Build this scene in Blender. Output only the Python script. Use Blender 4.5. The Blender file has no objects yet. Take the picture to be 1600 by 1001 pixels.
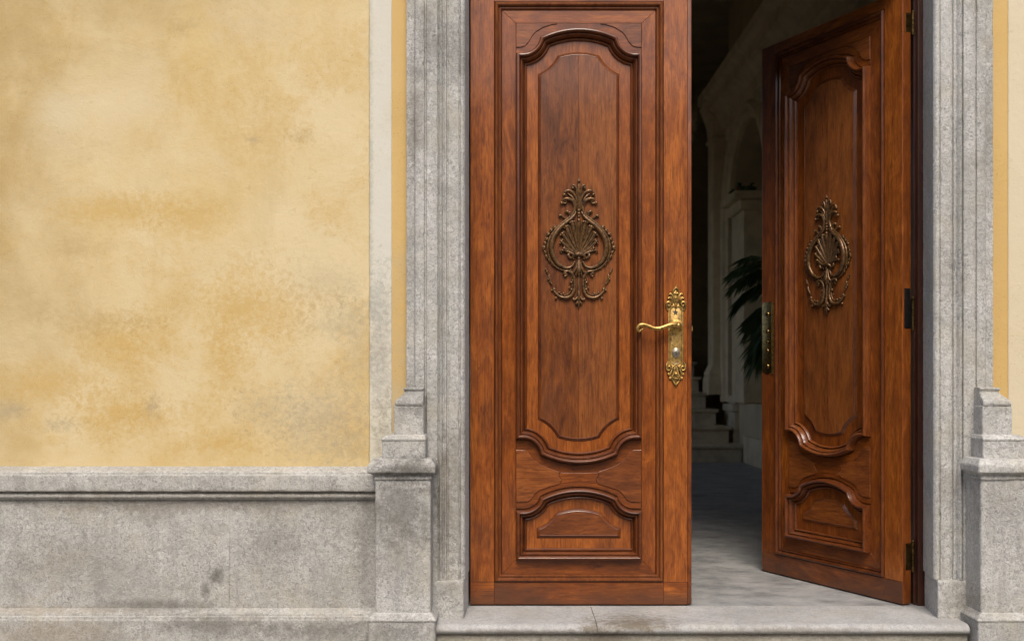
import bpy, bmesh, math, random
from math import sin, cos, pi, radians as R
from mathutils import Vector, Matrix, noise
random.seed(7)
S = bpy.context.scene
COL = S.collection

# ------------------------------------------------------------------ camera, world, sun, exposure
EYE, DIST, PX = 0.8875, 4.225, 400.0          # eye height over the threshold, distance to the door plane, pixels per metre there
cd = bpy.data.cameras.new('camera'); cam = bpy.data.objects.new('camera', cd); COL.objects.link(cam)
cam.location = (0, -DIST, EYE); cam.rotation_euler = (R(90), 0, 0)
cd.sensor_width = 36; cd.lens = 36*DIST*PX/1600; cd.shift_y = 89.5/1600
cd.clip_start = .05; cd.clip_end = 400
cd.dof.use_dof = True; cd.dof.focus_distance = 4.15; cd.dof.aperture_fstop = 4.0
S.camera = cam
SUN_EL, SUN_AZ = R(50), R(1)                 # azimuth measured from straight in front of the facade
w = bpy.data.worlds.new('World'); S.world = w; w.use_nodes = True
nt = w.node_tree; bg = nt.nodes['Background']
sky = nt.nodes.new('ShaderNodeTexSky'); sky.sky_type = 'NISHITA'; sky.sun_disc = False
sky.sun_elevation = SUN_EL; sky.sun_rotation = R(180)-SUN_AZ; sky.dust_density = 4.0; sky.air_density = 1.0; sky.ozone_density = 1.0
nt.links.new(sky.outputs[0], bg.inputs[0]); bg.inputs[1].default_value = 0.12
ld = bpy.data.lights.new('sun', 'SUN'); sun = bpy.data.objects.new('sun', ld); COL.objects.link(sun)
ld.energy = 1.5; ld.angle = R(26); ld.color = (1, .93, .83)
sd = Vector((sin(SUN_AZ)*cos(SUN_EL), -cos(SUN_AZ)*cos(SUN_EL), sin(SUN_EL)))
sun.rotation_euler = sd.to_track_quat('Z', 'Y').to_euler()
S.view_settings.view_transform = 'Standard'; S.view_settings.look = 'None'; S.view_settings.gamma = 1
S.view_settings.use_curve_mapping = False
S.view_settings.exposure = 0.67

# ------------------------------------------------------------------ materials
class NT:
    def __init__(s, name):
        s.m = bpy.data.materials.new(name); s.m.use_nodes = True; s.t = s.m.node_tree
        s.b = s.t.nodes['Principled BSDF']
    def n(s, typ, **kw):
        o = s.t.nodes.new(typ)
        for k, v in kw.items():
            if k.startswith('i_'):
                kk = k[2:]; o.inputs[int(kk) if kk.isdigit() else kk].default_value = v
            else: setattr(o, k, v)
        return o
    def l(s, a, b): s.t.links.new(a, b)
    def coord(s, kind): 
        if kind == 'world': return s.n('ShaderNodeNewGeometry').outputs['Position']
        return s.n('ShaderNodeTexCoord').outputs['Object']
    def scaled(s, v, sc, off=None):
        m = s.n('ShaderNodeMapping'); m.inputs['Scale'].default_value = sc; s.l(v, m.inputs['Vector'])
        if off is not None: s.l(off, m.inputs['Location'])
        return m.outputs[0]
    def noise(s, v, scale, detail=4, rough=.55, dist=0.):
        o = s.n('ShaderNodeTexNoise'); o.inputs['Scale'].default_value = scale; o.inputs['Detail'].default_value = detail
        o.inputs['Roughness'].default_value = rough; o.inputs['Distortion'].default_value = dist
        s.l(v, o.inputs['Vector']); return o.outputs['Fac']
    def rng(s, v, a, b, c=0., d=1.):
        o = s.n('ShaderNodeMapRange'); s.l(v, o.inputs[0])
        for i, x in enumerate((a, b, c, d)): o.inputs[i+1].default_value = x
        return o.outputs[0]
    def math(s, op, a, b=None):
        o = s.n('ShaderNodeMath', operation=op)
        for i, x in enumerate((a, b)):
            if x is None: continue
            if isinstance(x, (int, float)): o.inputs[i].default_value = x
            else: s.l(x, o.inputs[i])
        return o.outputs[0]
    def ramp(s, v, stops):
        o = s.n('ShaderNodeValToRGB'); e = o.color_ramp.elements
        while len(e) < len(stops): e.new(.5)
        for q, (p, c) in zip(e, stops): q.position = p; q.color = (*c, 1)
        s.l(v, o.inputs[0]); return o.outputs[0]
    def mix(s, f, a, b, mode='MIX'):
        o = s.n('ShaderNodeMix', data_type='RGBA', blend_type=mode)
        if isinstance(f, (int, float)): o.inputs[0].default_value = f
        else: s.l(f, o.inputs[0])
        for k, x in ((6, a), (7, b)):
            if isinstance(x, tuple): o.inputs[k].default_value = (*x, 1)
            else: s.l(x, o.inputs[k])
        return o.outputs[2]
    def blob(s, v, c, r, soft=1.0, wob=None):
        """1 in an ellipsoid patch around c fading to 0 at its rim (rim broken up by wob)"""
        m = s.n('ShaderNodeVectorMath', operation='SUBTRACT'); s.l(v, m.inputs[0]); m.inputs[1].default_value = c
        d = s.n('ShaderNodeVectorMath', operation='DIVIDE'); s.l(m.outputs[0], d.inputs[0]); d.inputs[1].default_value = r
        ln = s.n('ShaderNodeVectorMath', operation='LENGTH'); s.l(d.outputs[0], ln.inputs[0])
        x = ln.outputs['Value']
        if wob is not None: x = s.math('ADD', x, wob)
        return s.rng(x, 1.0, 1.0-soft)
    def bump(s, h, strength, dist, prev=None):
        o = s.n('ShaderNodeBump'); o.inputs['Strength'].default_value = strength; o.inputs['Distance'].default_value = dist
        s.l(h, o.inputs['Height'])
        if prev is not None: s.l(prev, o.inputs['Normal'])
        return o.outputs[0]
    def fin(s, col=None, rough=None, nrm=None, **kw):
        for x, k in ((col, 'Base Color'), (rough, 'Roughness')):
            if x is None: continue
            if isinstance(x, tuple): s.b.inputs[k].default_value = (*x, 1)
            elif isinstance(x, (int, float)): s.b.inputs[k].default_value = x
            else: s.l(x, s.b.inputs[k])
        if nrm is not None: s.l(nrm, s.b.inputs['Normal'])
        for k, x in kw.items(): s.b.inputs[k].default_value = x
        return s.m

def wood(name, axis, dark, mid, light, bright=1.0):
    t = NT(name); v = t.coord('Object')
    rnd = t.n('ShaderNodeObjectInfo').outputs['Random']
    off = t.n('ShaderNodeCombineXYZ'); 
    for i, k in enumerate((3.1, 7.3, 5.7)): t.l(t.math('MULTIPLY', rnd, k), off.inputs[i])
    def sc(a, b): return (b, a, a) if axis == 'x' else (a, a, b)
    g1 = t.noise(t.scaled(v, sc(14, 4), off.outputs[0]), 1, 6, .68, 1.6)     # broad figure
    g2 = t.noise(t.scaled(v, sc(82, 13), off.outputs[0]), 1, 5, .66, 1.0)       # grain
    g3 = t.noise(t.scaled(v, sc(300, 10), off.outputs[0]), 1, 3, .6)           # pores
    patch = t.noise(t.scaled(v, sc(6, 2.6), off.outputs[0]), 1, 4, .6)
    f = t.math('ADD', t.math('MULTIPLY', g1, .6), t.math('MULTIPLY', g2, .4))
    f = t.math('ADD', f, t.math('MULTIPLY', t.math('SUBTRACT', rnd, .5), .12))
    c = t.ramp(f, [(.30, dark), (.50, mid), (.74, light)])
    c = t.mix(t.rng(g3, .52, .66, 0, .8), c, tuple(x*.5 for x in mid))
    c = t.mix(t.rng(patch, .56, .74, 0, .65), c, tuple(x*.8 for x in dark), 'MIX')
    smal = t.noise(t.scaled(v, sc(150, 30), off.outputs[0]), 1, 2, .5)
    c = t.mix(t.rng(smal, .64, .72, 0, .4), c, tuple(x*.35 for x in dark))     # small nicks and worm marks
    # bare, rubbed patches along the foot of the leaf
    sep = t.n('ShaderNodeSeparateXYZ'); t.l(v, sep.inputs[0])
    foot = t.rng(t.math('ADD', sep.outputs[2], t.math('MULTIPLY', t.math('SUBTRACT', patch, .5), .38)), .085, .01)
    c = t.mix(t.math('MULTIPLY', foot, .72), c, (.075, .030, .015))
    rg = t.rng(patch, .3, .7, .34, .52)
    nb = t.bump(g2, .10, .004); nb = t.bump(g3, .10, .0015, nb)
    return t.fin(c, rg, nb, **{'Coat Weight': .5, 'Coat Roughness': .12, 'Specular IOR Level': .25})

def stone(name, base=(.36, .355, .34), stains_and_shade=(), warm=.0, bumpk=1.0, contrast=1.0, pale=None):
    t = NT(name); v = t.coord('world')
    n1 = t.noise(v, 84, 6, .72, 1.2); n2 = t.noise(v, 14, 5, .6, .4); n3 = t.noise(v, 3.2, 4, .6, .3); n4 = t.noise(v, 320, 2, .5)
    k = contrast
    lo = tuple(x*(1-.56*k) for x in base); hi = tuple(min(.8, x*(1+.42*k)) for x in base)
    c = t.ramp(n1, [(.34, lo), (.5, base), (.66, hi)])
    c = t.mix(t.rng(n4, .6, .72, 0, .5*k), c, tuple(x*.5 for x in base))
    c = t.mix(t.rng(n2, .48, .66, 0, .42*k), c, tuple(x*.55*q for x, q in zip(base, (1, 1, .95))))
    c = t.mix(t.rng(n3, .48, .66, 0, .42), c, tuple(x*q for x, q in zip(base, (.66, .655, .62))))
    c = t.mix(t.rng(n3, .46, .34, 0, .35), c, tuple(min(.8, x*1.22) for x in base))
    warm_ = t.noise(t.scaled(v, (1, 1, 1), None), 5.1, 5, .65, .6)
    c = t.mix(t.rng(warm_, .50, .64, 0, .32), c, tuple(x*q for x, q in zip(base, (.98, .90, .74))))
    run = t.noise(t.scaled(v, (26, 26, 1.6)), 1, 5, .65, .3)
    c = t.mix(t.rng(run, .52, .70, 0, .38), c, tuple(x*.58 for x in base))
    vv = t.n('ShaderNodeTexVoronoi'); vv.inputs['Scale'].default_value = 60; t.l(v, vv.inputs['Vector'])
    pit = t.rng(vv.outputs['Distance'], .16, .05)
    pit = t.math('MULTIPLY', pit, t.rng(n2, .45, .6))
    c = t.mix(t.math('MULTIPLY', pit, .55), c, tuple(x*.38 for x in base))
    wob = t.math('MULTIPLY', t.math('SUBTRACT', t.noise(v, 34, 8, .78), .5), 2.6)
    for (cen, rad, colr, st) in stains_and_shade:
        m = t.blob(v, cen, rad, .8, wob)
        c = t.mix(t.math('MULTIPLY', m, st), c, colr)
    nb = t.bump(n2, .5*bumpk, .006); nb = t.bump(n1, .85*bumpk, .006, nb); nb = t.bump(t.math('SUBTRACT', 1., pit), .5*bumpk, .003, nb)
    return t.fin(c, .88, nb, **{'Specular IOR Level': .3})

def plain(name, col, rough=.6, metal=0., bump=None, var=.15, scale=20, **kw):
    t = NT(name); v = t.coord('Object')
    n = t.noise(v, scale, 5, .6)
    c = t.ramp(n, [(.3, tuple(x*(1-var*1.6) for x in col)), (.5, col), (.7, tuple(min(1, x*(1+var)) for x in col))])
    nb = t.bump(n, bump[0], bump[1]) if bump else None
    return t.fin(c, rough, nb, Metallic=metal, **kw)

def px2w(px, py, Y):
    F = (DIST+Y)/DIST
    return ((px-800)*F/PX, EYE+(590-py)*F/PX)
def wx(px, Y): return px2w(px, 0, Y)[0]
def wz(py, Y): return px2w(0, py, Y)[1]

# plaster ---------------------------------------------------------
YW = -.178
def plaster_mat(name, base, pale, ochre, deep, stains_and_shade, amt=1.0):
    t = NT(name); v = t.coord('world')
    big = t.noise(v, 1.15, 6, .62, .5); mid = t.noise(v, 3.3, 6, .62, .5); fine = t.noise(v, 34, 6, .66, .5); gr = t.noise(v, 190, 3, .55)
    c = t.mix(t.rng(big, .40, .62, 0, .95*amt), base, pale)
    c = t.mix(t.rng(t.math('ADD', t.math('MULTIPLY', mid, .75), t.math('MULTIPLY', fine, .25)), .50, .66, 0, .7*amt), c, ochre)
    st = t.noise(t.scaled(v, (2.2, 2.2, .6)), 2.1, 6, .65, .5)
    c = t.mix(t.rng(st, .54, .72, 0, .32*amt), c, deep)
    wob = t.math('MULTIPLY', t.math('SUBTRACT', t.noise(v, 3.6, 8, .62, .3), .5), 1.9)
    wob2 = t.math('MULTIPLY', t.math('SUBTRACT', t.noise(v, 46, 8, .78, .6), .5), 3.4)
    for (px, py, rx, ry, col, s, k) in stains_and_shade:
        x, z = px2w(px, py, YW)
        m = t.blob(v, (x, YW, z), (rx/PX, .4, ry/PX), .95, wob if k == 0 else t.math('ADD', wob, wob2))
        c = t.mix(t.math('MULTIPLY', m, s*(.95 if col in (OCH, DK) else 1.)), c, col)
    c = t.mix(t.rng(fine, .62, .74, 0, .22), c, tuple(x*.55 for x in ochre))
    c = t.mix(t.math('MULTIPLY', t.rng(gr, .60, .74, 0, .6), t.rng(mid, .44, .6)), c, tuple(x*.5 for x in ochre))
    nb = t.bump(mid, .25, .02); nb = t.bump(fine, .32, .005, nb); nb = t.bump(gr, .25, .0015, nb)
    return t.fin(c, .9, nb, **{'Specular IOR Level': .2})
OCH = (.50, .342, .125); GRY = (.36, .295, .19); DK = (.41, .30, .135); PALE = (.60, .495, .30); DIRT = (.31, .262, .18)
M = {}
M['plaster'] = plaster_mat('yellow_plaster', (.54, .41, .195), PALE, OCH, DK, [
    (0, 40, 330, 260, DK, .85, 0), (-30, 330, 190, 520, (.40, .29, .13), .8, 0), (250, -30, 300, 90, DK, .45, 0), (160, 160, 130, 60, (.60, .50, .32), .8, 0), (95, 190, 60, 60, (.58, .5, .34), .7, 0),  # large dark ones paint vignette falloff at the left and top edges
    (285, 45, 26, 22, DK, .75, 1), (405, 210, 110, 60, OCH, .6, 1), (470, 215, 30, 18, DK, .7, 1), (395, 218, 20, 10, GRY, .5, 1),
    (160, 330, 130, 30, OCH, .8, 1), (120, 390, 50, 25, DK, .5, 1), (300, 340, 60, 40, OCH, .7, 1),
    (375, 480, 120, 70, OCH, .85, 1), (200, 540, 80, 55, OCH, .95, 1), (150, 500, 110, 28, DK, .5, 1), (345, 560, 45, 70, OCH, .85, 1),
    (200, 650, 130, 50, OCH, .95, 1), (345, 695, 90, 26, OCH, .9, 1), (70, 600, 100, 40, OCH, .8, 1), (95, 663, 36, 16, GRY, .75, 1), (15, 640, 40, 16, GRY, .6, 1), (240, 635, 18, 26, GRY, .6, 1),
    (500, 640, 130, 65, (.62, .50, .30), .6, 0), (520, 655, 120, 85, DIRT, .5, 1), (425, 640, 60, 40, DIRT, .35, 1), (555, 690, 60, 50, DIRT, .32, 1), (540, 505, 70, 30, DIRT, .38, 1), (500, 440, 70, 40, GRY, .3, 1), (560, 560, 30, 110, DIRT, .3, 1),
    (390, 40, 90, 50, (.55, .45, .29), .45, 1), (520, 70, 50, 60, OCH, .35, 1)])
M['cream'] = plaster_mat('cream_plaster', (.55, .53, .45), (.57, .555, .48), (.55, .50, .38), (.50, .45, .34), [
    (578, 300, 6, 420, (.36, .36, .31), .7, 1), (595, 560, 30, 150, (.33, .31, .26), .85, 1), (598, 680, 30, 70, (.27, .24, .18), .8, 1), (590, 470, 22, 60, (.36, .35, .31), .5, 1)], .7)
M['pale'] = plaster_mat('pale_plaster', (.58, .50, .35), (.60, .53, .39), (.54, .45, .29), (.5, .42, .27), [], .6)
M['ochre'] = plaster_mat('ochre_plaster', (.53, .355, .135), (.57, .405, .175), OCH, DK, [(622, 730, 70, 340, (.40, .345, .235), .95, 0)], .6)

SD = (.115, .108, .092); SB = (.16, .135, .10)
def sp(px, py, Y, rx, ry, c, s): 
    x, z = px2w(px, py, Y); return ((x, Y, z), (rx/PX, .25, ry/PX), c, s)
M['stone'] = stone('grey_stone', (.465, .458, .435), [
    sp(640, 730, -.36, 60, 26, SD, .8), sp(628, 790, -.36, 75, 75, SD, .6), sp(630, 850, -.36, 50, 90, SD, .25), sp(620, 985, -.36, 80, 30, SD, .5), sp(700, 800, -.22, 30, 130, SB, .55), sp(712, 690, -.22, 26, 60, SB, .3),
    sp(648, 190, -.21, 14, 90, SB, .5), sp(672, 60, -.22, 40, 70, SD, .4), sp(715, 80, -.22, 30, 70, SD, .35), sp(640, 330, -.21, 14, 180, SD, .28), sp(640, 620, -.33, 40, 40, SD, .45),
    sp(1545, 200, -.21, 20, 160, SD, .3), sp(1490, 420, -.22, 40, 60, SD, .25), sp(1490, 755, -.22, 30, 26, SB, .4), sp(1560, 790, -.36, 50, 60, SD, .25), sp(1500, 935, -.23, 30, 30, SB, .35)])
M['plinth'] = stone('plinth_stone', (.43, .42, .392), [
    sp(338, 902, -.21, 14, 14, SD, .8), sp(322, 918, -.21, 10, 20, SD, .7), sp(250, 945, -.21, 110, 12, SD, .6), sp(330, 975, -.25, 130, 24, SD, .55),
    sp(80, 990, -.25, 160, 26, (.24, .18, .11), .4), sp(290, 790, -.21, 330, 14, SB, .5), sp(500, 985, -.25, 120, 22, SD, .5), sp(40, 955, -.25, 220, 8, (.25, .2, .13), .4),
    sp(430, 850, -.21, 60, 50, SD, .30), sp(230, 800, -.21, 50, 24, SB, .35), sp(360, 770, -.23, 500, 8, SB, .55), sp(90, 880, -.21, 120, 60, SB, .22), sp(570, 860, -.21, 24, 110, SD, .35)], contrast=.85)  # last patch paints the pedestal's shade onto the slab end
M['marble'] = stone('step_stone', (.40, .395, .385), [
    sp(990, 978, -.34, 80, 12, SB, .95), sp(925, 984, -.34, 24, 10, SB, .8), sp(945, 1000, -.33, 60, 18, SB, .8), sp(1250, 984, -.34, 160, 6, SB, .5), sp(800, 986, -.34, 140, 5, SB, .5)], bumpk=.5, contrast=.55)
M['riser'] = stone('riser_stone', (.36, .335, .28), [sp(945, 1000, -.33, 60, 18, SB, .8)], contrast=.7)

DKW, MDW, LTW = (.062, .0150, .0038), (.205, .052, .0072), (.42, .126, .0165)
M['wood_v'] = wood('varnished_wood_upright_grain', 'z', DKW, MDW, LTW)
M['wood_h'] = wood('varnished_wood_level_grain', 'x', DKW, MDW, LTW)
M['panel_wood'] = wood('panel_wood', 'z', (.055, .0145, .0045), (.175, .051, .0105), (.31, .103, .021))
M['tablet_wood'] = wood('burr_wood', 'x', (.052, .0135, .0042), (.165, .045, .0092), (.33, .105, .021))
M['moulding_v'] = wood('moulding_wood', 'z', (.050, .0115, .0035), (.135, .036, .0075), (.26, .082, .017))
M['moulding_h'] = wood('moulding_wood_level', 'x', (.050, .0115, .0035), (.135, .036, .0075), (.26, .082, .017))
M['dark_wood'] = wood('dark_frame_wood', 'z', (.03, .010, .006), (.06, .018, .009), (.09, .028, .012))
M['bronze'] = plain('carving_bronze', (.130, .066, .024), .30, .42, (.3, .002), .55, 90)
M['brass'] = plain('brass', (.47, .295, .092), .38, .95, (.2, .001), .5, 80)
M['old_brass'] = plain('old_brass', (.34, .215, .07), .33, 1., (.2, .001), .5, 70)
M['plate_brass'] = plain('aged_plate_brass', (.44, .275, .085), .40, .6, (.2, .001), .45, 80)
M['hinge_brass'] = plain('hinge_brass', (.13, .085, .032), .45, 1., (.2, .001), .5, 60)
M['steel'] = plain('lock_steel', (.42, .37, .30), .35, 1., None, .3, 120)
M['inlay'] = plain('dark_inlay', (.09, .075, .065), .45, .6, None, .3, 120)
M['iron'] = plain('dark_iron', (.018, .016, .015), .55, .6, (.3, .002), .3, 50)
M['hall_wall'] = plain('hall_plaster', (.56, .45, .28), .85, 0., (.15, .01), .12, 3)
M['hall_stone'] = plain('hall_trim', (.72, .58, .37), .75, 0., (.2, .006), .12, 6)
M['stair'] = plain('stair_stone', (.62, .53, .38), .6, 0., (.15, .004), .15, 8)
M['pot'] = plain('terracotta', (.20, .08, .045), .8, 0., (.2, .004), .2, 20)
M['leaf'] = plain('palm_leaf', (.075, .135, .045), .42, 0., None, .35, 9)
M['stem'] = plain('palm_stem', (.06, .075, .025), .6, 0., None, .3, 20)
def pav():
    t = NT('street_paving'); v = t.coord('world')
    br = t.n('ShaderNodeTexBrick'); t.l(t.scaled(v, (1, 1, 1)), br.inputs['Vector']); br.inputs['Scale'].default_value = 1.6
    br.inputs['Color1'].default_value = (.20, .195, .185, 1); br.inputs['Color2'].default_value = (.24, .235, .22, 1); br.inputs['Mortar'].default_value = (.08, .075, .07, 1)
    br.inputs['Mortar Size'].default_value = .008
    c = t.mix(t.rng(t.noise(v, 9, 6), .35, .7, 0, .6), br.outputs[0], (.13, .125, .115))
    return t.fin(c, .8, t.bump(t.noise(v, 60, 4), .4, .004))
M['paving'] = pav()
M['opposite'] = plain('opposite_plaster', (.34, .25, .15), .9, 0., None, .15, 2)
def floor_m():
    t = NT('hall_floor_stone'); v = t.coord('world')
    a = t.noise(t.scaled(v, (2.0, 2.7, 1)), 2.3, 8, .70, .15); b = t.noise(t.scaled(v, (3, 4.4, 1)), 5, 8, .74, .2); f = t.noise(v, 80, 3)
    c = t.ramp(a, [(.32, (.15, .15, .15)), (.5, (.30, .30, .295)), (.68, (.42, .415, .40))])
    c = t.mix(t.rng(b, .55, .72, 0, .6), c, (.15, .145, .14)); c = t.mix(t.rng(b, .40, .28, 0, .5), c, (.48, .475, .46))
    c = t.mix(t.rng(f, .6, .75, 0, .3), c, (.14, .14, .135))
    return t.fin(c, t.rng(b, .3, .7, .38, .6), t.bump(f, .1, .002), **{'Specular IOR Level': .4})
M['floor'] = floor_m()

# ------------------------------------------------------------------ mesh helpers
def link(name, bm, mat, parent=None, kind=None, smooth=33, normals=True):
    me = bpy.data.meshes.new(name)
    if normals: bmesh.ops.recalc_face_normals(bm, faces=bm.faces[:])
    bm.to_mesh(me); bm.free()
    if smooth:
        for p in me.polygons: p.use_smooth = True
        me.set_sharp_from_angle(angle=R(smooth))
    me.materials.append(M[mat])
    o = bpy.data.objects.new(name, me); COL.objects.link(o)
    if parent: o.parent = parent
    if kind: o['kind'] = kind
    return o
def thing(name, label, cat, loc=(0, 0, 0), group=None):
    o = bpy.data.objects.new(name, None); COL.objects.link(o); o.location = loc; o.empty_display_size = .1
    o['label'] = label; o['category'] = cat
    if group: o['group'] = group
    return o
def tag(o, label, cat, group=None):
    o['label'] = label; o['category'] = cat
    if group: o['group'] = group
    return o
def box(bm, x0, x1, y0, y1, z0, z1, bev=0., seg=1):
    vs = [bm.verts.new((x, y, z)) for x in (x0, x1) for y in (y0, y1) for z in (z0, z1)]
    fs = [bm.faces.new([vs[i] for i in q]) for q in ((0, 1, 3, 2), (4, 6, 7, 5), (0, 4, 5, 1), (2, 3, 7, 6), (0, 2, 6, 4), (1, 5, 7, 3))]
    if bev:
        es = list({e for f in fs for e in f.edges})
        bmesh.ops.bevel(bm, geom=es, offset=bev, segments=seg, profile=.6, affect='EDGES')
    return bm
def nbox(*a, **k):
    bm = bmesh.new(); return box(bm, *a, **k)

def fillet(pts, r, closed=True):
    """round the convex and concave corners of a 2-D outline; returns [(x, y, is_edge)]"""
    out = []; n = len(pts)
    for i, p in enumerate(pts):
        p = Vector(p[:2])
        if not closed and i in (0, n-1): out.append((p.x, p.y, 0)); continue
        a, b = Vector(pts[i-1][:2]), Vector(pts[(i+1) % n][:2])
        u, v = (a-p), (b-p); lu, lv = u.length, v.length
        if lu < 1e-6 or lv < 1e-6: continue
        u /= lu; v /= lv; d = min(r, .4*lu, .4*lv)
        ang = u.angle(v)
        if ang > R(160): out.append((p.x, p.y, 0)); continue
        for t in (0, .5, 1):
            q = (p+u*d)*(1-t)**2 + p*2*t*(1-t) + (p+v*d)*t*t
            out.append((q.x, q.y, 1 if ang < R(125) else 0))
    return out
def subdiv(pts, step, closed=True):
    out = []; n = len(pts)
    for i in range(n if closed else n-1):
        a, b = pts[i], pts[(i+1) % n]; L = math.hypot(b[0]-a[0], b[1]-a[1]); k = max(1, int(L/step))
        ts = [j/k for j in range(k)]
        if L > .007: ts = sorted(set(ts+[.0022/L, 1-.0022/L]))
        for j, t in enumerate(ts):
            out.append((a[0]+(b[0]-a[0])*t, a[1]+(b[1]-a[1])*t, a[2] if j == 0 else 0))
    if not closed: out.append(pts[-1])
    return out
def rough(p, nrm, edge, amp, chip, seed):
    q = p + Vector((seed*3.7, seed*1.3, seed*2.1))
    d = noise.noise(q*9)*.9 + noise.noise(q*37)*.6
    p = p + nrm*(d*amp)
    if edge:
        c = noise.noise(q*24+Vector((9, 4, 2)))*.7 + noise.noise(q*60)*.5 - .18
        if c > 0: p = p - nrm*min(c*chip, chip*.7)
    return p
def sweep(pts2, place, t0, t1, step=.02, amp=.0008, chip=.010, seed=1, r=.004, ps=.03):
    """closed profile pts2 (a, b) swept along t; place(a, b, t) gives the point"""
    pr = subdiv(fillet(pts2, r), ps); n = len(pr)
    area = sum(pr[i][0]*pr[(i+1) % n][1]-pr[(i+1) % n][0]*pr[i][1] for i in range(n)); sg = 1 if area > 0 else -1
    bm = bmesh.new(); rings = []; K = max(2, int((t1-t0)/step))
    o = Vector(place(0, 0, 0)); ea = Vector(place(1, 0, 0))-o; eb = Vector(place(0, 1, 0))-o
    for k in range(K+1):
        t = t0+(t1-t0)*k/K; ring = []
        for i, (a, b, e) in enumerate(pr):
            pa, pb = pr[i-1], pr[(i+1) % n]; dx, dy = pb[0]-pa[0], pb[1]-pa[1]; L = math.hypot(dx, dy) or 1
            nrm = (ea*dy - eb*dx)*(sg/L)
            ring.append(bm.verts.new(rough(Vector(place(a, b, t)), nrm, e, amp, chip, seed)))
        rings.append(ring)
    for k in range(K):
        for i in range(n):
            j = (i+1) % n; bm.faces.new((rings[k][i], rings[k][j], rings[k+1][j], rings[k+1][i]))
    bm.faces.new(rings[0][::-1]); bm.faces.new(rings[-1])
    return bm
def loft(rect, prof, mult=(1, 1, 1), r=.006, step=.02, amp=.0009, chip=.013, seed=1, pr_r=.0022):
    """stacked plan outlines: rect (x0, x1, yfront, yback), prof [(out, z)] bottom to top, mult scales 'out' for left, front, right"""
    x0, x1, y0, y1 = rect
    pp = subdiv(fillet([(o, z) for o, z in prof], pr_r, False), .022, False)
    nx = max(2, int((x1-x0)/step)); ny = max(2, int((y1-y0)/step))
    bm = bmesh.new(); rings = []
    for (o, z, e) in pp:
        a, b, c = x0-o*mult[0], x1+o*mult[2], y0-o*mult[1]
        P = []
        for j in [*range(ny), ny-.12]: P.append((a, y1+(c+r-y1)*j/ny, (-1, 0), e))
        for j in range(4): P.append((a+r-r*cos(j/3*pi/2), c+r-r*sin(j/3*pi/2), (-cos(j/3*pi/2), -sin(j/3*pi/2)), 1))
        for j in [.12, *range(1, nx), nx-.12]: P.append((a+r+(b-a-2*r)*j/nx, c, (0, -1), e))
        for j in range(4): P.append((b-r+r*sin(j/3*pi/2), c+r-r*cos(j/3*pi/2), (sin(j/3*pi/2), -cos(j/3*pi/2)), 1))
        for j in [.12, *range(1, ny+1)]: P.append((b, c+r+(y1-c-r)*j/ny, (1, 0), e))
        rings.append([bm.verts.new(rough(Vector((x, y, z)), Vector((n[0], n[1], 0)), ee, amp, chip, seed)) for x, y, n, ee in P])
    n = len(rings[0])
    for k in range(len(rings)-1):
        for i in range(n):
            j = (i+1) % n; bm.faces.new((rings[k][i], rings[k][j], rings[k+1][j], rings[k+1][i]))
    bm.faces.new(rings[0][::-1]); bm.faces.new(rings[-1])
    return bm

# ------------------------------------------------------------------ street, hall shell
o = link('street', nbox(-60, 60, -120, .2, -.5, -.20), 'paving', kind='structure', smooth=0)
bm = bmesh.new(); box(bm, -40, 40, -18, -11, -.3, 4.6); box(bm, -40, 40, -11.2, -10.8, 4.6, 4.85, .04)  # unseen house across the street, added to darken reflections in the doors
for k in range(-8, 9):
    box(bm, k*3.2-.75, k*3.2+.75, -11.06, -10.9, .75, .87, .01); box(bm, k*3.2-.62, k*3.2+.62, -11.02, -10.97, .87, 2.9, .01)
link('added_house_opposite', bm, 'opposite', kind='structure', smooth=0)
HX0, HX1, HZ, HY1 = -1.6, 2.46, 4.35, 13.0
STY = 7.14
link('hall_floor', nbox(HX0, HX1+.3, -.004, HY1, -.3, -.003), 'floor', kind='structure', smooth=0)
link('ceiling', nbox(HX0-.3, HX1+1.9, .15, HY1+.3, HZ+.9, HZ+1.15), 'hall_wall', kind='structure', smooth=0)
bm = bmesh.new()                                       # left wall with an unseen opening added to brighten the hall
box(bm, HX0-.3, HX0, .15, 2.9, -.3, HZ+1); box(bm, HX0-.3, HX0, 8.3, HY1+.3, -.3, HZ+1); box(bm, HX0-.3, HX0, 2.9, 8.3, -.3, 1.1); box(bm, HX0-.3, HX0, 2.9, 8.3, 3.7, HZ+1)
link('left_hall_wall', bm, 'hall_wall', kind='structure', smooth=0)
link('back_hall_wall', nbox(HX0-.3, HX1+1.9, HY1, HY1+.3, -.3, HZ+1), 'hall_wall', kind='structure', smooth=0)
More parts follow.
